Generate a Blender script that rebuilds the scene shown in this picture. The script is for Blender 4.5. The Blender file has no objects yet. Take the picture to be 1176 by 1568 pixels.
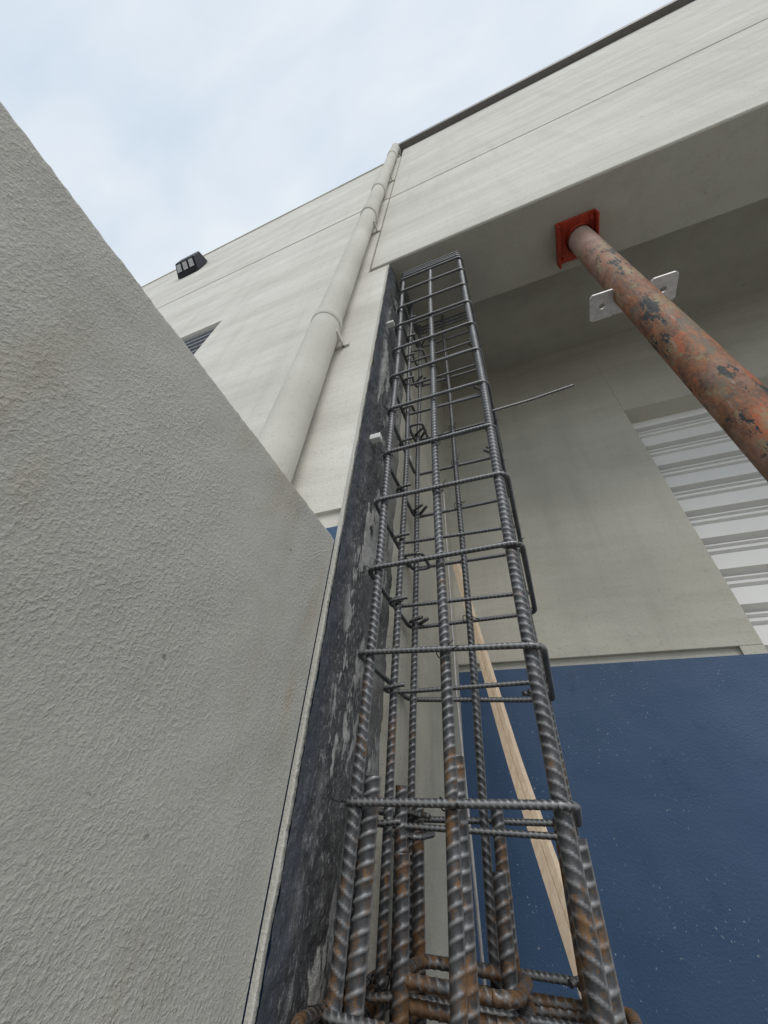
import bpy, math, random
import numpy as np
from mathutils import Matrix, Vector, noise
random.seed(4)
S=0.75; H=1.5
def T(v):
    v=np.array(v,dtype=float)*S
    v[...,2]+=H
    return v
scene=bpy.context.scene
col=scene.collection
# ------------------------------------------------ helpers
def empty(name,parent=None):
    o=bpy.data.objects.new(name,None); col.objects.link(o)
    if parent: o.parent=parent
    return o
def mesh(name,verts,faces,mat,parent=None,smooth=False,bevel=0,conv=True,attr=None):
    me=bpy.data.meshes.new(name)
    v=T(verts) if conv else np.asarray(verts)
    me.from_pydata(v.tolist(),[],[tuple(f) for f in faces])
    me.materials.append(mat)
    if smooth: me.polygons.foreach_set('use_smooth',[True]*len(me.polygons))
    if attr is not None:
        at=me.attributes.new('rib','FLOAT','POINT'); at.data.foreach_set('value',np.asarray(attr,dtype=np.float32))
    me.update()
    o=bpy.data.objects.new(name,me); col.objects.link(o)
    if parent: o.parent=parent
    if bevel:
        m=o.modifiers.new('bevel','BEVEL'); m.width=bevel*S; m.segments=2; m.limit_method='ANGLE'
    return o
BF=[(0,3,2,1),(4,5,6,7),(0,1,5,4),(1,2,6,5),(2,3,7,6),(3,0,4,7)]
def bv(x0,x1,y0,y1,z0,z1):
    return [(x0,y0,z0),(x1,y0,z0),(x1,y1,z0),(x0,y1,z0),(x0,y0,z1),(x1,y0,z1),(x1,y1,z1),(x0,y1,z1)]
def box(name,x0,x1,y0,y1,z0,z1,mat,parent=None,bevel=0):
    return mesh(name,bv(x0,x1,y0,y1,z0,z1),BF,mat,parent,bevel=bevel)
def boxes(name,lst,mat,parent=None,bevel=0):
    V=[];F=[]
    for b in lst:
        n=len(V); V+=bv(*b); F+=[tuple(i+n for i in f) for f in BF]
    return mesh(name,V,F,mat,parent,bevel=bevel)
def resample(pts,step):
    pts=np.array(pts,float); d=np.linalg.norm(np.diff(pts,axis=0),axis=1); s=np.r_[0,np.cumsum(d)]
    n=max(2,int(s[-1]/step)+1); t=np.linspace(0,s[-1],n)
    return np.stack([np.interp(t,s,pts[:,i]) for i in range(3)],1),t
def tube_data(pts,r,step=None,sides=10,rib=0.0,pitch=0.03,caps=True,twist=1.0):
    if step: P,t=resample(pts,step)
    else:
        P=np.array(pts,float); t=np.r_[0,np.cumsum(np.linalg.norm(np.diff(P,axis=0),axis=1))]
    n=len(P); tan=np.gradient(P,axis=0); tan/=np.linalg.norm(tan,axis=1)[:,None]+1e-12
    ref=np.array([0,0,1.0]) if abs(tan[0][2])<.9 else np.array([0,1.0,0])
    u=np.cross(ref,tan[0]);u/=np.linalg.norm(u); U=[]
    for i in range(n):
        u=u-tan[i]*np.dot(u,tan[i]); u/=np.linalg.norm(u); U.append(u)
    U=np.array(U); W=np.cross(tan,U)
    th=np.arange(sides)*2*math.pi/sides
    R=np.full((n,sides),float(r)) if np.isscalar(r) else np.repeat(np.array(r)[:,None],sides,1)
    A=np.zeros((n,sides))
    if rib:
        a=th[None,:]; ph=(t[:,None]/pitch+twist*np.abs(((a/math.pi)%2)-1)*0.9+0.1*np.sin(a))%1.0
        A=np.maximum(np.clip(1.35-np.abs(ph-0.5)/0.17,0,1),1.0*(np.abs(np.sin(a))<0.05))
        R=R+rib*A
    V=P[:,None,:]+R[:,:,None]*(np.cos(th)[None,:,None]*U[:,None,:]+np.sin(th)[None,:,None]*W[:,None,:])
    V=V.reshape(-1,3)
    i=np.arange(n-1)[:,None]*sides; j=np.arange(sides)[None,:]; k=(j+1)%sides
    F=np.stack([i+j,i+k,i+sides+k,i+sides+j],-1).reshape(-1,4).tolist()
    if caps: F.append(list(range(sides))[::-1]); F.append([(n-1)*sides+q for q in range(sides)])
    return V,F,A.reshape(-1)
class Acc:
    def __init__(s): s.V=[];s.F=[];s.A=[];s.n=0
    def add(s,D):
        V,F=D[0],D[1]; A=D[2] if len(D)>2 else np.zeros(len(V))
        s.V.append(np.array(V,float)); s.A.append(A); s.F+=[[i+s.n for i in f] for f in F]; s.n+=len(V)
    def make(s,name,mat,parent=None,smooth=True): return mesh(name,np.concatenate(s.V),s.F,mat,parent,smooth,attr=np.concatenate(s.A))
def rrect(x0,x1,y0,y1,r,z=0,n=6):
    out=[]
    for cx,cy,a0 in((x1-r,y0+r,-90),(x1-r,y1-r,0),(x0+r,y1-r,90),(x0+r,y0+r,180)):
        for i in range(n+1):
            a=math.radians(a0+90*i/n); out.append((cx+r*math.cos(a),cy+r*math.sin(a),z))
    out.append(out[0]); return out
# ------------------------------------------------ material helpers
class M:
    def __init__(s,name,rough=.85,metal=0,spec=.3):
        m=bpy.data.materials.new(name); m.use_nodes=True; s.m=m; s.t=m.node_tree; s.n=s.t.nodes
        s.b=s.n['Principled BSDF']; s.b.inputs['Roughness'].default_value=rough; s.b.inputs['Metallic'].default_value=metal
        s.b.inputs['Specular IOR Level'].default_value=spec
        s.tc=s.n.new('ShaderNodeTexCoord')
    def map(s,scale=(1,1,1),loc=(0,0,0)):
        p=s.n.new('ShaderNodeMapping'); p.inputs['Scale'].default_value=scale; p.inputs['Location'].default_value=loc
        s.t.links.new(s.tc.outputs['Object'],p.inputs[0]); return p.outputs[0]
    def noise(s,scale,detail=3,rough=.55,vec=None,dist=0):
        p=s.n.new('ShaderNodeTexNoise'); p.inputs['Scale'].default_value=scale; p.inputs['Detail'].default_value=detail
        p.inputs['Roughness'].default_value=rough; p.inputs['Distortion'].default_value=dist
        s.t.links.new(vec or s.tc.outputs['Object'],p.inputs['Vector']); return p.outputs['Fac']
    def vor(s,scale,vec=None,feature='F1'):
        p=s.n.new('ShaderNodeTexVoronoi'); p.feature=feature; p.inputs['Scale'].default_value=scale
        s.t.links.new(vec or s.tc.outputs['Object'],p.inputs['Vector']); return p.outputs['Distance']
    def attr(s,n):
        p=s.n.new('ShaderNodeAttribute'); p.attribute_name=n; return p.outputs['Fac']
    def ramp(s,x,a,b,lo=0.,hi=1.):
        p=s.n.new('ShaderNodeMapRange'); p.inputs[1].default_value=a;p.inputs[2].default_value=b;p.inputs[3].default_value=lo;p.inputs[4].default_value=hi
        p.clamp=True; s.t.links.new(x,p.inputs[0]); return p.outputs[0]
    def math(s,op,a,b):
        p=s.n.new('ShaderNodeMath'); p.operation=op
        for i,v in enumerate((a,b)):
            if isinstance(v,(int,float)): p.inputs[i].default_value=v
            else: s.t.links.new(v,p.inputs[i])
        return p.outputs[0]
    def mix(s,f,a,b):
        p=s.n.new('ShaderNodeMix'); p.data_type='RGBA'
        for sock,v in((p.inputs[0],f),(p.inputs[6],a),(p.inputs[7],b)):
            if isinstance(v,(int,float)): sock.default_value=v
            elif isinstance(v,tuple): sock.default_value=(*v,1)
            else: s.t.links.new(v,sock)
        return p.outputs[2]
    def xyz(s,i):
        p=s.n.new('ShaderNodeSeparateXYZ'); s.t.links.new(s.tc.outputs['Object'],p.inputs[0]); return p.outputs[i]
    def color(s,c): s.t.links.new(c,s.b.inputs['Base Color'])
    def rough(s,c): s.t.links.new(c,s.b.inputs['Roughness'])
    def bump(s,h,strength,dist,prev=None):
        p=s.n.new('ShaderNodeBump'); p.inputs['Strength'].default_value=strength; p.inputs['Distance'].default_value=dist
        s.t.links.new(h,p.inputs['Height'])
        if prev: s.t.links.new(prev,p.inputs['Normal'])
        s.t.links.new(p.outputs[0],s.b.inputs['Normal']); return p.outputs[0]
def stucco(name,c1,c2,fine=110,fs=.5,stain=0,wave=.5):
    m=M(name,.9,spec=.2)
    big=m.ramp(m.noise(1.4,4,.6,m.map((.45,1,1.6))),.35,.66)
    c=m.mix(big,tuple(x*.93 for x in c1),c2)
    st=m.ramp(m.noise(1.0,3,.6,m.map((9,9,.7))),.5,.75,0,.2)
    c=m.mix(st,c,tuple(x*.62 for x in c1))
    sp=m.ramp(m.noise(70,2,.7),.58,.70,0,.28)
    c=m.mix(sp,c,tuple(x*.55 for x in c1))
    nail=m.math('MULTIPLY',m.ramp(m.vor(4.5),.03,.05,.7,0),m.ramp(m.noise(3,1,.5),.5,.55))
    c=m.mix(nail,c,(.2,.17,.13))
    if stain:
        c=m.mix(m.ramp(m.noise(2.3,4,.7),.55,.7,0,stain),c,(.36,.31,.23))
    m.color(c)
    hw=m.math('MULTIPLY',m.noise(2.2,3,.5,m.map((.45,1,1.8))),.05*wave)
    h=m.math('ADD',m.math('MULTIPLY',m.noise(fine,3,.7),.0045*fs),hw)
    m.bump(h,1,1)
    return m.m
def coarse(name):
    m=M(name,.9,spec=.2)
    big=m.ramp(m.noise(1.6,4,.6),.35,.68)
    c=m.mix(big,(.495,.483,.437),(.56,.547,.50))
    s=m.math('MULTIPLY',m.ramp(m.noise(2.6,3,.6),.5,.62),m.ramp(m.noise(1.,4,.7,m.map((11,11,2.2),(3,1,0))),.47,.7))
    c=m.mix(m.math('MULTIPLY',s,.6),c,(.42,.34,.225))
    g=m.ramp(m.noise(5,5,.75),.5,.72,0,.3)
    c=m.mix(g,c,(.38,.37,.335))
    v=m.vor(15)
    k=m.math('MULTIPLY',m.ramp(v,.03,.07,.75,0),m.ramp(m.noise(60,1,.5),.50,.56))
    c=m.mix(k,c,(.13,.115,.09))
    n=m.noise(150,3,.55)
    n2=m.noise(380,2,.7)
    pits=m.ramp(n,.33,.46,.32,0)
    c=m.mix(pits,c,(.30,.29,.26))
    fine=m.ramp(n2,.38,.62,.16,0)
    c=m.mix(fine,c,(.26,.25,.22))
    m.color(c)
    a=m.math('MULTIPLY',m.ramp(n,.47,.66),.00115)
    amt=m.ramp(m.noise(3.5,3,.6),.35,.65,.3,1.1)
    a=m.math('MULTIPLY',a,amt)
    b=m.math('MULTIPLY',m.noise(9,1,.5),.008)
    e=m.math('MULTIPLY',n2,.0013)
    m.bump(m.math('ADD',m.math('ADD',a,b),e),1,1)
    return m.m
def simple(name,c,rough=.6,metal=0,var=.15,sc=12,bump=0.):
    m=M(name,rough,metal)
    m.color(m.mix(m.ramp(m.noise(sc,4,.6),.3,.7),c,tuple(x*(1-var) for x in c)))
    if bump: m.bump(m.noise(sc*6,3,.6),bump,.003)
    return m.m
wallc=stucco('facade_stucco',(.65,.628,.567),(.73,.71,.65),120,.5)
beamc=stucco('beam_stucco',(.62,.60,.54),(.69,.67,.61),120,.5)
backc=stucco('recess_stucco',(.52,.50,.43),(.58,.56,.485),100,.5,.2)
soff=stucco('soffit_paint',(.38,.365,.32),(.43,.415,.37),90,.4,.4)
wing=coarse('coarse_stucco')
# blue paint
m=M('blue_paint',.42,spec=.4)
c=m.mix(m.ramp(m.noise(1.5,4,.6),.3,.7),(.048,.097,.190),(.040,.082,.162))
sp=m.math('MULTIPLY',m.ramp(m.noise(75,2,.75),.68,.71),m.ramp(m.noise(3,2,.5),.50,.6))
c=m.mix(sp,c,(.32,.35,.40))
c=m.mix(m.ramp(m.noise(6,4,.7),.62,.74,0,.45),c,(.03,.048,.085))
m.color(c); m.bump(m.math('ADD',m.math('MULTIPLY',m.noise(2.5,2,.5),.02),m.math('MULTIPLY',m.noise(130,2,.6),.0014)),1,1)
blue=m.m
# dark jamb
m=M('blackened_concrete',.65,spec=.4)
c=m.mix(m.ramp(m.noise(14,5,.7),.3,.7),(.040,.042,.047),(.12,.122,.127))
sc=m.ramp(m.noise(85,4,.8,m.map((1,1.3,.7))),.54,.62,0,.7)
c=m.mix(sc,c,(.36,.36,.36))
sm=m.ramp(m.noise(5,5,.75,m.map((1,1.6,.8),(4,2,1))),.54,.66,0,.7)
c=m.mix(sm,c,(.25,.25,.25))
edge=m.ramp(m.xyz(1),.79,.815,1,0)
c=m.mix(m.math('MULTIPLY',edge,.65),c,(.055,.066,.088))
pt=m.math('MULTIPLY',m.ramp(m.noise(3.4,5,.75,m.map((1,2.2,.8),(0,0,.35))),.53,.555),m.ramp(m.xyz(1),.82,.86))
c=m.mix(pt,c,m.mix(m.noise(70,3,.6),(.36,.36,.35),(.56,.56,.54)))
pt2=m.math('MULTIPLY',m.ramp(m.xyz(1),.93,1.03),m.ramp(m.noise(5,4,.6),.35,.6))
c=m.mix(pt2,c,(.25,.25,.24))
m.color(c); m.bump(m.math('ADD',m.math('MULTIPLY',m.noise(16,3,.65),.006),m.math('MULTIPLY',m.noise(150,3,.7),.0025)),1,1)
jambm=m.m
# rebar
def rebarmat(name,rustiness):
    m=M(name,.48,.5,.4)
    c=m.mix(m.ramp(m.noise(22,4,.65),.3,.7),(.050,.050,.052),(.115,.117,.122))
    c=m.mix(m.ramp(m.attr('rib'),.2,1,0,.85),c,(.33,.33,.335))
    low=m.ramp(m.xyz(2),1.2,2.7,.10,-.05)
    r=m.math('ADD',m.noise(15,5,.85),low)
    f=m.ramp(r,.62-rustiness,.72-rustiness,0,.8)
    c=m.mix(f,c,m.mix(m.noise(45,2,.6),(.10,.05,.025),(.38,.20,.07)))
    m.color(c); m.rough(m.ramp(f,0,1,.46,.85)); m.bump(m.noise(160,2,.7),.5,.0012)
    return m.m
rb=rebarmat('rebar_steel',.01); rbd=rebarmat('dowel_steel',.035); rbs=rebarmat('stirrup_steel',-.015); rbh=rebarmat('base_hoop_steel',.08)
wire=simple('black_tie_wire',(.03,.028,.026),.5,.5)
galv=simple('galvanised_plate',(.58,.56,.55),.5,.3,.3,40)
redm=simple('red_oxide_paint',(.42,.045,.02),.55,0,.5,25,.3)
darkm=simple('dark_sealant',(.03,.03,.03),.9)
coping=simple('dark_metal_coping',(.16,.15,.14),.55,.2)
pipem=stucco('painted_pipe',(.60,.58,.52),(.65,.63,.57),200,.25,0,.06)
doorm=simple('white_door_metal',(.84,.83,.80),.45,.0,.06,3)
blk=simple('black_fixture_metal',(.025,.025,.03),.45,.3)
lens=simple('fixture_lens',(.55,.57,.58),.2,0,.2)
louv=simple('louver_metal',(.55,.57,.60),.45,.2)
white=simple('plastic_spacer',(.75,.75,.72),.6)
# pipe shore
m=M('weathered_red_paint',.65,.1,.35)
zz=m.ramp(m.xyz(2),4.55,3.6,0,1)
base=m.mix(m.ramp(m.noise(10,4,.65),.35,.65),(.29,.19,.155),(.38,.27,.225))
rust=m.mix(m.ramp(m.noise(16,5,.8,m.map((1,1,.6))),.38,.62),(.11,.060,.042),(.34,.145,.07))
n7=m.noise(7,6,.75,m.map((1,1,.42),(1,7,3)))
c=m.mix(m.math('MULTIPLY',zz,m.ramp(m.noise(6,5,.75),.2,.48)),base,rust)
rd=m.ramp(m.noise(11,5,.75,m.map((1,1,.35),(9,2,1))),.54,.60,0,.8)
c=m.mix(m.math('MULTIPLY',rd,m.ramp(zz,.1,.7)),c,(.40,.115,.05))
ylw=m.ramp(m.noise(12,5,.8,m.map((1,1,.45),(5,2,1))),.54,.60,0,.8)
c=m.mix(m.math('MULTIPLY',ylw,m.ramp(zz,.0,.4,.35,.9)),c,(.27,.225,.13))
gr=m.ramp(m.noise(9,5,.8,m.map((1,1,.4),(3,8,1))),.52,.60,0,.75)
c=m.mix(m.math('MULTIPLY',gr,m.ramp(zz,.1,.5)),c,(.13,.125,.095))
bk=m.ramp(n7,.565,.585)
c=m.mix(m.math('MULTIPLY',bk,m.ramp(zz,.2,.6)),c,(.035,.042,.040))
dr=m.ramp(m.noise(34,4,.75,m.map((1,1,.18),(2,2,2))),.60,.68,0,.45)
c=m.mix(dr,c,(.38,.34,.30))
m.color(c); m.bump(m.math('ADD',m.math('MULTIPLY',m.ramp(n7,.55,.6),-.0012),m.math('MULTIPLY',m.noise(80,4,.75),.0022)),1,1)
shorem=m.m
# wood
m=M('pine_wood',.7,spec=.3)
g=m.noise(6,4,.7,m.map((16,16,1)))
m.color(m.mix(m.ramp(g,.35,.65),(.84,.69,.53),(.70,.53,.36))); m.bump(g,.3,.002)
wood=m.m
m=M('ground_concrete',.9)
m.color(m.mix(m.ramp(m.noise(1.5,4,.6),.3,.7),(.32,.31,.29),(.40,.39,.365))); m.bump(m.noise(40,3,.7),.4,.004)
groundm=m.m

# ------------------------------------------------ ground
mesh('ground',[(-400,-400,0),(400,-400,0),(400,400,0),(-400,400,0)],[(0,1,2,3)],groundm,conv=False)
G=-2.0
# ------------------------------------------------ building
B=empty('warehouse_building')
Zr=1.04
LX0,LX1,LZ0,LZ1=-4.6,-2.83,3.1,4.68
XL=-18
boxes('facade_wall_west',[
 (XL,LX0,1,1.4,Zr,7.48),(LX0,LX1,1,1.4,Zr,LZ0),(LX0,LX1,1,1.4,LZ1,7.48),
 (LX1,-.845,1,1.4,Zr,7.48),(-.845,-.636,1,1.4,Zr,4.10),
 (XL,-.845,1,1.4,7.54,12.2)],wallc,B)
boxes('facade_base_west',[(XL,-.636,1.018,1.4,.955,Zr)],wallc,B)
boxes('facade_base_blue',[(XL,-.636,1.012,1.4,G,.955)],blue,B)
box('facade_joint_backing',XL,-.85,1.03,1.3,7.45,7.56,darkm,B)
box('west_parapet_coping',XL,-.86,.975,1.4,12.2,12.25,wallc,B)
boxes('beam_panel',[(-.83,14,1,1.64,4.2,7.44),(-.83,14,1,1.64,7.505,13.3)],beamc,B,.012)
box('beam_joint_backing',-.80,14,1.03,1.6,7.4,7.54,darkm,B)
box('panel_joint_sealant',-.86,-.81,1.03,1.3,4.2,13.2,darkm,B)
box('roof_coping',-1.02,14,.87,1.70,13.3,13.70,coping,B,.01)
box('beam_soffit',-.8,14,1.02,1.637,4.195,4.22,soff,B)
box('bearing_notch',-.84,-.63,1.06,1.38,4.08,4.2,darkm,B)
box('roof_deck',XL,14,1.35,12,12.0,12.15,coping,B)
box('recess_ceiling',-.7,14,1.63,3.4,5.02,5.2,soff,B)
DX0,DX1,DZ=1.25,5.6,3.53
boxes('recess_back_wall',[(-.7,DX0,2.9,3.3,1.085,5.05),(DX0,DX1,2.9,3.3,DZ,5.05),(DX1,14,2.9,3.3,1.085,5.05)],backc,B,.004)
boxes('recess_reveal',[(-.7,1.13,2.93,3.3,1.02,1.09),(1.13,DX0-.001,2.902,3.3,1.02,1.084)],backc,B)
boxes('recess_base_blue',[(-.7,DX0,2.9,3.3,G,1.03),(DX1,14,2.9,3.3,G,1.03)],blue,B)
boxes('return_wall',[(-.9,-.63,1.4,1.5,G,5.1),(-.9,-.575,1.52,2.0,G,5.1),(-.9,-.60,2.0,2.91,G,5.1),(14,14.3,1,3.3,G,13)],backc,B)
boxes('door_guide_rail',[(DX0+.002,DX0+.05,3.02,3.09,G,DZ-.002)],galv,B)
# door
V=[];F=[];x0,x1=DX0-.1,DX1+.1
prof=[];z=G
while z<DZ+.1:
    for dz,dy in((0,.09),(.016,-.006),(.15,.006),(.158,.035),(.168,.035),(.178,0),(.200,0),(.208,.035),(.218,.035),(.228,0),(.240,0),(.252,.09)):
        prof.append((z+dz,3.1+dy))
    z+=.285
for (zz_,yy) in prof: V+= [(x0,yy,zz_),(x1,yy,zz_)]
for i in range(len(prof)-1): F.append((2*i,2*i+1,2*i+3,2*i+2))
mesh('roll_up_door',V,F,doorm,B)
# louver
V=[];F=[]
z=LZ0
while z<LZ1:
    n=len(V); V+=[(LX0,1.04,z),(LX1,1.04,z),(LX1,1.13,z+.09),(LX0,1.13,z+.09),(LX0,1.04,z+.014),(LX1,1.04,z+.014),(LX1,1.13,z+.104),(LX0,1.13,z+.104)]
    F+=[tuple(i+n for i in f) for f in BF]; z+=.14
mesh('louver_vent',V,F,louv,B)
box('louver_backing',LX0,LX1,1.25,1.3,LZ0,LZ1,darkm,B)
# jamb: rough concrete face
ny,nz=56,620; V=[];F=[]
ys=np.linspace(1.004,1.53,ny); zs=np.linspace(G,4.17,nz)
for zv in zs:
    for yv in ys:
        d=noise.fractal(Vector((3,yv*7,zv*7)),1,2,5)*.008+noise.noise(Vector((1,yv*40,zv*40)))*.003
        V.append((-.624+d,yv+ (0.004*noise.noise(Vector((9,0,zv*14))) if yv<1.01 else 0),zv))
for i in range(nz-1):
    for j in range(ny-1):
        a=i*ny+j; F.append((a,a+1,a+ny+1,a+ny))
mesh('sawcut_jamb_face',V,F,jambm,B,smooth=True)
V=[];F=[];n=1100
for i in range(n):
    zv=G+(4.1-G)*i/(n-1); e=.004*noise.noise(Vector((0,2,zv*9)))+.002*noise.noise(Vector((0,5,zv*70)))
    V+=[(-.648,.9985,zv),(-.637+e,.9975,zv),(-.632+e,1.000,zv),(-.632+e,1.012,zv)]
for i in range(n-1):
    for j in range(3): a=i*4+j; F.append((a,a+1,a+5,a+4))
mesh('stucco_edge_lip',V,F,wing,B,smooth=False)
# ------------------------------------------------ wing wall
pr=[(-.65,G),(-.65,-1.2)]
pr+=[(-.65,z_) for z_ in np.linspace(-.8,.85,14)]
for i in range(7):
    a=math.radians(90*i/6); pr.append((-.662+.012*math.cos(a),.868+.012*math.sin(a)))
pr+=[(-.80,.88),(-.93,.88),(-.95,.86),(-.95,G)]
ys=np.arange(-7,.9985,.0065)
V=[];F=[];k=len(pr)
for yv in ys:
    for (xv,zv) in pr:
        e=noise.noise(Vector((xv*60,yv*70,zv*60)))*.0020+noise.noise(Vector((xv*8,yv*5,zv*8)))*.002
        if zv<.84: e=0
        V.append((xv+e*.5,yv,zv+e))
for i in range(len(ys)-1):
    for j in range(k-1): a=i*k+j; F.append((a,a+k,a+k+1,a+1))
mesh('stucco_wing_wall',V,F,wing,smooth=True)
# ------------------------------------------------ downspout
D=empty('downspout_pipe')
cx,cy,r=-.98,.88,.103
def cyl(path,r,sides=40): return tube_data(path,r,sides=sides,caps=False)
a=Acc()
a.add(cyl([(cx,cy,2.80),(cx,cy,13.0)],.096)); a.add(cyl([(cx,cy,G),(cx,cy,2.8)],r))
a.make('pipe',pipem,D)
a=Acc()
for zc,h in((2.78,.05),(6.1,.16),(7.75,.22),(11.6,.2)):
    a.add(tube_data([(cx,cy,zc-h),(cx,cy,zc-h+.004),(cx,cy,zc-h+.012),(cx,cy,zc+h*.6),(cx,cy,zc+h*.9),(cx,cy,zc+h)],np.array([.097,.106,.109,.109,.103,.097]),sides=40,caps=False))
a.make('couplings',pipem,D)
ang=[(cx,cy+.0+.18*(1-math.cos(t)),13.0+.18*math.sin(t)) for t in np.linspace(0,math.pi/2,10)]
d=tube_data(ang,.098,sides=30); mesh('top_elbow',d[0],d[1],pipem,D,True)
boxes('wall_straps',[(cx-.02,cx+.15,.985,1.0,zc-.02,zc+.02) for zc in(2.62,5.6,9.0)]+[(cx+.098,cx+.112,.88,1.0,zc-.02,zc+.02) for zc in(2.62,5.6,9.0)],pipem,D)
# ------------------------------------------------ wall pack light
L=empty('wall_pack_light')
fx,fz=-6.10,10.25; q_=.70
V=[(fx-.45*q_,.99,fz-.45*q_),(fx+.45*q_,.99,fz-.45*q_),(fx+.45*q_,.99,fz+.45*q_),(fx-.45*q_,.99,fz+.45*q_),(fx-.40*q_,.72,fz-.10),(fx+.40*q_,.72,fz-.10),(fx+.40*q_,.72,fz+.25),(fx-.40*q_,.72,fz+.25)]
mesh('housing',V,BF,blk,L,bevel=.02)
A0,A1,A2,A3=V[0],V[1],V[4],V[5]
def lerp(a,b,t): return tuple(a[i]+(b[i]-a[i])*t for i in range(3))
V=[];F=[]
for q in range(3):
    t0,t1=.08+.31*q,.08+.31*q+.22
    c=[lerp(lerp(A0,A1,u),lerp(A2,A3,u),w) for (u,w) in((t0,.35),(t1,.35),(t1,.85),(t0,.85))]
    c=[(x,y-.012,z-.012) for x,y,z in c]; n=len(V); V+=c; F.append((n,n+1,n+2,n+3))
mesh('lens_panels',V,F,lens,L)
# ------------------------------------------------ shoring post
Pp=empty('shoring_post')
px,py,pr_=1.0,1.39,.098
d=tube_data([(px,py,G+.03),(px,py,4.13)],pr_,step=.05,sides=48,caps=False); mesh('post_tube',d[0],d[1],shorem,Pp,True)
box('base_plate',px-.2,px+.2,py-.2,py+.2,G,G+.03,redm,Pp,.004)
box('head_plate',.82,1.14,1.23,1.56,4.155,4.19,redm,Pp,.004)
boxes('head_flanges',[(.82,.835,1.23,1.56,4.06,4.155),(1.125,1.14,1.23,1.56,4.06,4.155)],redm,Pp,.003)
a=Acc(); a.add(cyl([(px,py,4.09),(px,py,4.155)],.108)); a.make('head_collar',redm,Pp)
a=Acc()
for bx,by in((.86,1.27),(1.10,1.27),(.86,1.52),(1.10,1.52)): a.add(tube_data([(bx,by,4.11),(bx,by,4.155)],.014,sides=6))
a.make('head_bolts',redm,Pp,False)
def holeplate(x0,x1,y0,y1,z,t,hx,hy,hr):
    n=32;V=[];F=[]
    for zz_ in(z,z+t):
        for i in range(n):
            a_=2*math.pi*i/n; V.append((hx+hr*math.cos(a_),hy+hr*math.sin(a_),zz_))
        for i in range(n):
            a_=2*math.pi*(i+.0)/n; c,s=math.cos(a_),math.sin(a_)
            k1=((x1-hx)/c if c>1e-6 else (x0-hx)/c if c<-1e-6 else 9); k2=((y1-hy)/s if s>1e-6 else (y0-hy)/s if s<-1e-6 else 9)
            kk=min(k1,k2)
            V.append((hx+kk*c,hy+kk*s,zz_))
    for i in range(n):
        j=(i+1)%n
        F+=[(i,j,n+j,n+i),(2*n+i,3*n+i,3*n+j,2*n+j),(i,2*n+i,2*n+j,j),(n+i,n+j,3*n+j,3*n+i)]
    return V,F
a=Acc(); a.add(holeplate(.760,.91,1.345,1.525,2.88,.016,.835,1.435,.020)); a.add(holeplate(1.12,1.275,1.365,1.545,2.88,.016,1.1975,1.455,.020))
a.add((bv(.91,1.12,1.40,1.52,2.88,2.894),BF))
a.make('bracing_plate',galv,Pp,False)
# ------------------------------------------------ rebar cage
C=empty('rebar_column_cage')
XLb,XMb,XRb=-.525,-.28,-.022
YF,YM,YB=1.14,1.38,1.62
bars=[(XLb,YF),(XMb,YF),(XRb,YF),(XLb,YM),(XRb,YM),(XLb,YB),(XMb,YB),(XRb,YB)]
def wob(i,z,amp=.006): return amp*math.sin(z*1.3+i*2.1)+amp*.5*math.sin(z*3.1+i)
a=Acc()
for i,(x,y) in enumerate(bars):
    rr=[.0150,.0145,.0172][i] if i<3 else .0125
    zt=4.08+random.uniform(-.03,.04)
    def P_(z): return (x+wob(i,z),y+wob(i+5,z),z)
    a.add(tube_data([P_(z) for z in np.linspace(G,-.7,14)],rr,step=.013,sides=10,rib=.0022,pitch=.026))
    a.add(tube_data([P_(z) for z in np.linspace(-.7,zt,60)],rr,step=.0034,sides=14,rib=.0026,pitch=.0240,twist=(1,-1)[i%2]))
a.make('vertical_bars',rb,C)
a=Acc()
dow=[(XLb+.036,YF+.012,.15),(XLb-.012,YF+.045,.02),(XMb+.018,YF+.034,.20),(XRb+.012,YF+.046,.05),(XLb+.03,YM+.02,.16),(XLb+.03,YB-.02,.14),(XMb+.045,YB-.02,.13),(XRb-.03,YB,.11),(XMb-.06,YM+.12,.18),(XRb-.02,YM+.03,.1),(XLb+.01,YM+.1,.05),(XLb+.075,YM-.06,.0),(XMb+.06,YM+.06,-.02),(XMb-.11,YB-.02,.05)]
for i,(x,y,zt) in enumerate(dow):
    tx=random.uniform(-.014,.014)
    def P_(z): return (x+tx*(z-zt)+wob(i,z,.003),y+wob(i+3,z,.004),z)
    a.add(tube_data([P_(z) for z in np.linspace(G,-.7,10)],.019,step=.015,sides=10,rib=.003,pitch=.03))
    a.add(tube_data([P_(z) for z in np.linspace(-.7,zt,14)],.0195 if i<4 else .0165,step=.0034,sides=16,rib=.0034,pitch=.028,twist=-1))
a.make('footing_dowels',rbd,C)
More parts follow.
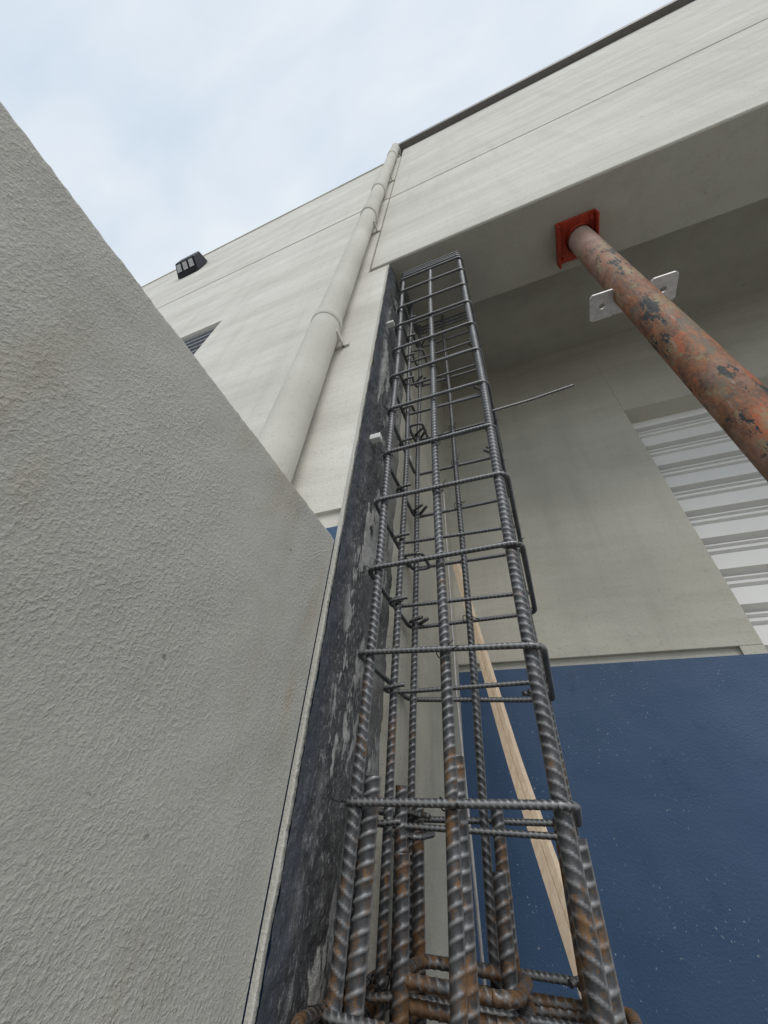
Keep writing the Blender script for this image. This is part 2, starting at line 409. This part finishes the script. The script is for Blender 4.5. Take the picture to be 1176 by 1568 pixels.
# stirrups
a=Acc(); w=Acc()
levels=[1.14*(.085+.31*k) for k in range(-6,11)]+[3.93,3.99,4.04,4.09]
def tiewire(x,y,z,dirx):
    pts=[(x+.022*math.cos(t),y+.022*math.sin(t),z+.012*math.sin(2*t)) for t in np.linspace(0,2*math.pi,14)]
    w.add(tube_data(pts,.0018,sides=5))
    for q in range(2):
        d=Vector((dirx*random.uniform(.3,1),random.uniform(-1,-.1),random.uniform(-.8,.8))).normalized()
        L_=random.uniform(.02,.055); p0=Vector((x+dirx*.015,y-.022,z)); p1=p0+d*L_*.5; p2=p1+(d+Vector((0,0,random.uniform(-.9,.6)))).normalized()*L_*.5
        w.add(tube_data([p0,p1,p2],.0014,sides=5))
kw=dict(step=.005,sides=8,rib=.0012,pitch=.016)
for k,zv in enumerate(levels):
    j=lambda s:random.uniform(-s,s)
    sr=.0092; ox=.025
    x0,x1,y0,y1=XLb-ox-.008+j(.012),XRb+ox+j(.005),YF-ox+j(.002),YB+ox+j(.005)
    top=zv>3.9
    tx,ty=(j(.012),j(.02)) if top else (j(.05),j(.05))
    dz=j(.006) if top else j(.026)
    path=[(x,y,zv+dz+tx*(x-XMb)+ty*(y-YM)) for x,y,_ in rrect(x0,x1,y0,y1,.036)]
    a.add(tube_data(path,sr,caps=False,**kw))
    zf=lambda x,y: zv+dz+tx*(x-XMb)+ty*(y-YM)
    if top: continue
    cxk,cyk,sx,sy=[(XLb,YB,1,-1),(XRb,YB,-1,-1)][k%2]
    for off in(0,1):
        p=[(cxk-sx*.026*(1-off),cyk-sy*.026*off,zf(cxk,cyk)+.02),(cxk-sx*.014*(1-off)+sx*.02*off,cyk-sy*.014*off+sy*.02*(1-off),zf(cxk,cyk)+.016),(cxk+sx*(.05+.02*off),cyk+sy*(.065-.02*off),zf(cxk,cyk)+.005)]
        a.add(tube_data(p,sr*.9,**kw))
    zt=zf(XMb,YM)-.022+j(.02)
    yy=YM+.024
    hook=[(XLb+.05,YM-.03,zt+.008),(XLb+.02,YM-.034,zt+.004)]+[(XLb-.004+.028*math.cos(t),YM-.006+.028*math.sin(t),zt) for t in np.linspace(-1.6,-4.6,9)]
    a.add(tube_data(hook+[(XLb+.03,yy,zt),(XRb+.02,yy+j(.006),zt+j(.015))],sr*.85,**kw))
    if k%3==0:
        zl=zv-.05+j(.02)
        lp=[(x,y,zl+.1*(y-YM)) for x,y,_ in rrect(XLb-.022,XLb+.07,YM+.1,YB+.022,.024)]
        a.add(tube_data(lp,sr*.85,caps=False,**kw))
    for (x,y),dx in(((XLb,YF),-1),((XMb,YF),1),((XRb,YF),1),((XRb,YM),1),((XLb,YM),-1),((XMb,YB),1),((XRb,YB),1)):
        if random.random()<.55: tiewire(x,y,zf(x,y),dx)
a.make('stirrups',rbs,C); w.make('tie_wires',wire,C)
a=Acc()
for q in range(4):
    zz_=-.262-.034*q; x0=XLb-.085+.014*q
    a.add(tube_data([(x,y,zz_+.02*math.sin(q*2+x*4)) for x,y,_ in rrect(x0,XRb+.06-.01*q,YF-.05+.008*q,YB+.05,.06)],.0125,step=.005,sides=10,rib=.0018,pitch=.022,caps=False))
for q in range(3):
    zz_=-.22-.04*q
    a.add(tube_data([(x,y,zz_) for x,y,_ in rrect(XLb+.05,XMb+.09,YM-.06+.02*q,YB-.05,.05)],.0125,step=.005,sides=10,rib=.0018,pitch=.022,caps=False))
a.make('base_hoops',rbh,C)
boxes('spacer_blocks',[(-.625,-.565,1.10,1.135,1.60,1.64),(-.62,-.57,1.60,1.64,1.98,2.02),(-.625,-.57,1.10,1.14,3.02,3.05)],white,C,.004)
d=tube_data([(.0,1.27,1.80),(.2,1.30,1.85),(.42,1.305,1.885)],.0062,step=.005,sides=8,rib=.001,pitch=.016); mesh('projecting_rod',d[0],d[1],rbs,C,True,attr=d[2])
d=tube_data([(-.47,2.1,2.1),(-.42,1.95,.6),(-.36,1.85,-.3),(-.30,1.78,G)],.006,step=.02,sides=8); mesh('thin_pale_rod',d[0],d[1],galv,C,True)  # thin pale rod standing in for a whitish upright line behind the cage
# ------------------------------------------------ wood batten
pts=[(-.51,2.6,1.80),(-.375,2.42,1.12),(-.225,2.24,.38),(-.125,2.03,.0),(-.045,1.9,-.3),(.14,1.6,-1.2),(.30,1.35,G)]
P,t=resample(pts,.03)
for _ in range(12): P[1:-1]=(P[:-2]+P[1:-1]*2+P[2:])/4
V=[];F=[]
for i,p in enumerate(P):
    f_=min(1,.62+.38*i/(len(P)*.55))
    wd=Vector((.032,-.012,0))*f_; td=Vector((.008,.018,0))
    p=Vector(p); V+=[p-wd-td,p+wd*.05-td,p+wd*.12-td*.6,p+wd*.19-td,p+wd-td,p+wd+td,p-wd+td]
for i in range(len(P)-1):
    for j_ in range(7): k2=(j_+1)%7; F.append((7*i+j_,7*i+k2,7*i+7+k2,7*i+7+j_))
F+=[tuple(range(7))[::-1],tuple(7*(len(P)-1)+q for q in range(7))]
mesh('wood_batten',[tuple(v) for v in V],F,wood)
# ------------------------------------------------ camera
cam=bpy.data.cameras.new('camera'); co=bpy.data.objects.new('camera',cam); col.objects.link(co)
R=Vector((.9306,.3596,.0673)).normalized(); Bk=Vector((.3118,-.6832,-.6604)).normalized()
U=Bk.cross(R).normalized(); R=U.cross(Bk)
co.matrix_world=Matrix((( R.x,U.x,Bk.x,0),(R.y,U.y,Bk.y,0),(R.z,U.z,Bk.z,H),(0,0,0,1)))
cam.sensor_fit='HORIZONTAL'; cam.sensor_width=36; cam.lens=589/1176*36; cam.clip_start=.01; cam.clip_end=2000
scene.camera=co
# ------------------------------------------------ light
sd=Vector((.32,-.70,.85)).normalized()
el=math.asin(sd.z); az=math.atan2(sd.x,sd.y)
sun=bpy.data.lights.new('sun','SUN'); sun.energy=1.5; sun.angle=math.radians(30); sun.color=(1,.96,.90)
so=bpy.data.objects.new('sun',sun); col.objects.link(so); so.rotation_euler=sd.to_track_quat('Z','Y').to_euler()
W=bpy.data.worlds.new('World'); scene.world=W; W.use_nodes=True
nt=W.node_tree; bg=nt.nodes['Background']; bg.inputs[1].default_value=.1
sky=nt.nodes.new('ShaderNodeTexSky'); sky.sky_type='NISHITA'; sky.sun_disc=False; sky.sun_elevation=el; sky.sun_rotation=az
tc=nt.nodes.new('ShaderNodeTexCoord'); mp=nt.nodes.new('ShaderNodeMapping'); mp.inputs['Scale'].default_value=(1,1.9,1); mp.inputs['Rotation'].default_value=(0,0,.6)
nt.links.new(tc.outputs['Generated'],mp.inputs[0])
nz_=nt.nodes.new('ShaderNodeTexNoise'); nz_.inputs['Scale'].default_value=3.6; nz_.inputs['Detail'].default_value=6; nz_.inputs['Roughness'].default_value=.5; nz_.inputs['Distortion'].default_value=.3
nt.links.new(mp.outputs[0],nz_.inputs['Vector'])
mr=nt.nodes.new('ShaderNodeMapRange'); mr.inputs[1].default_value=.28;mr.inputs[2].default_value=.68; nt.links.new(nz_.outputs['Fac'],mr.inputs[0])
mx=nt.nodes.new('ShaderNodeMix'); mx.data_type='RGBA'; mx.inputs[6].default_value=(6.7,7.8,9.0,1); mx.inputs[7].default_value=(8.6,9.2,9.8,1); nt.links.new(mr.outputs[0],mx.inputs[0])
m2=nt.nodes.new('ShaderNodeMix'); m2.data_type='RGBA'; m2.inputs[0].default_value=.92
nt.links.new(sky.outputs[0],m2.inputs[6]); nt.links.new(mx.outputs[2],m2.inputs[7]); nt.links.new(m2.outputs[2],bg.inputs[0])
scene.view_settings.view_transform='Standard'; scene.view_settings.look='None'; scene.view_settings.exposure=0
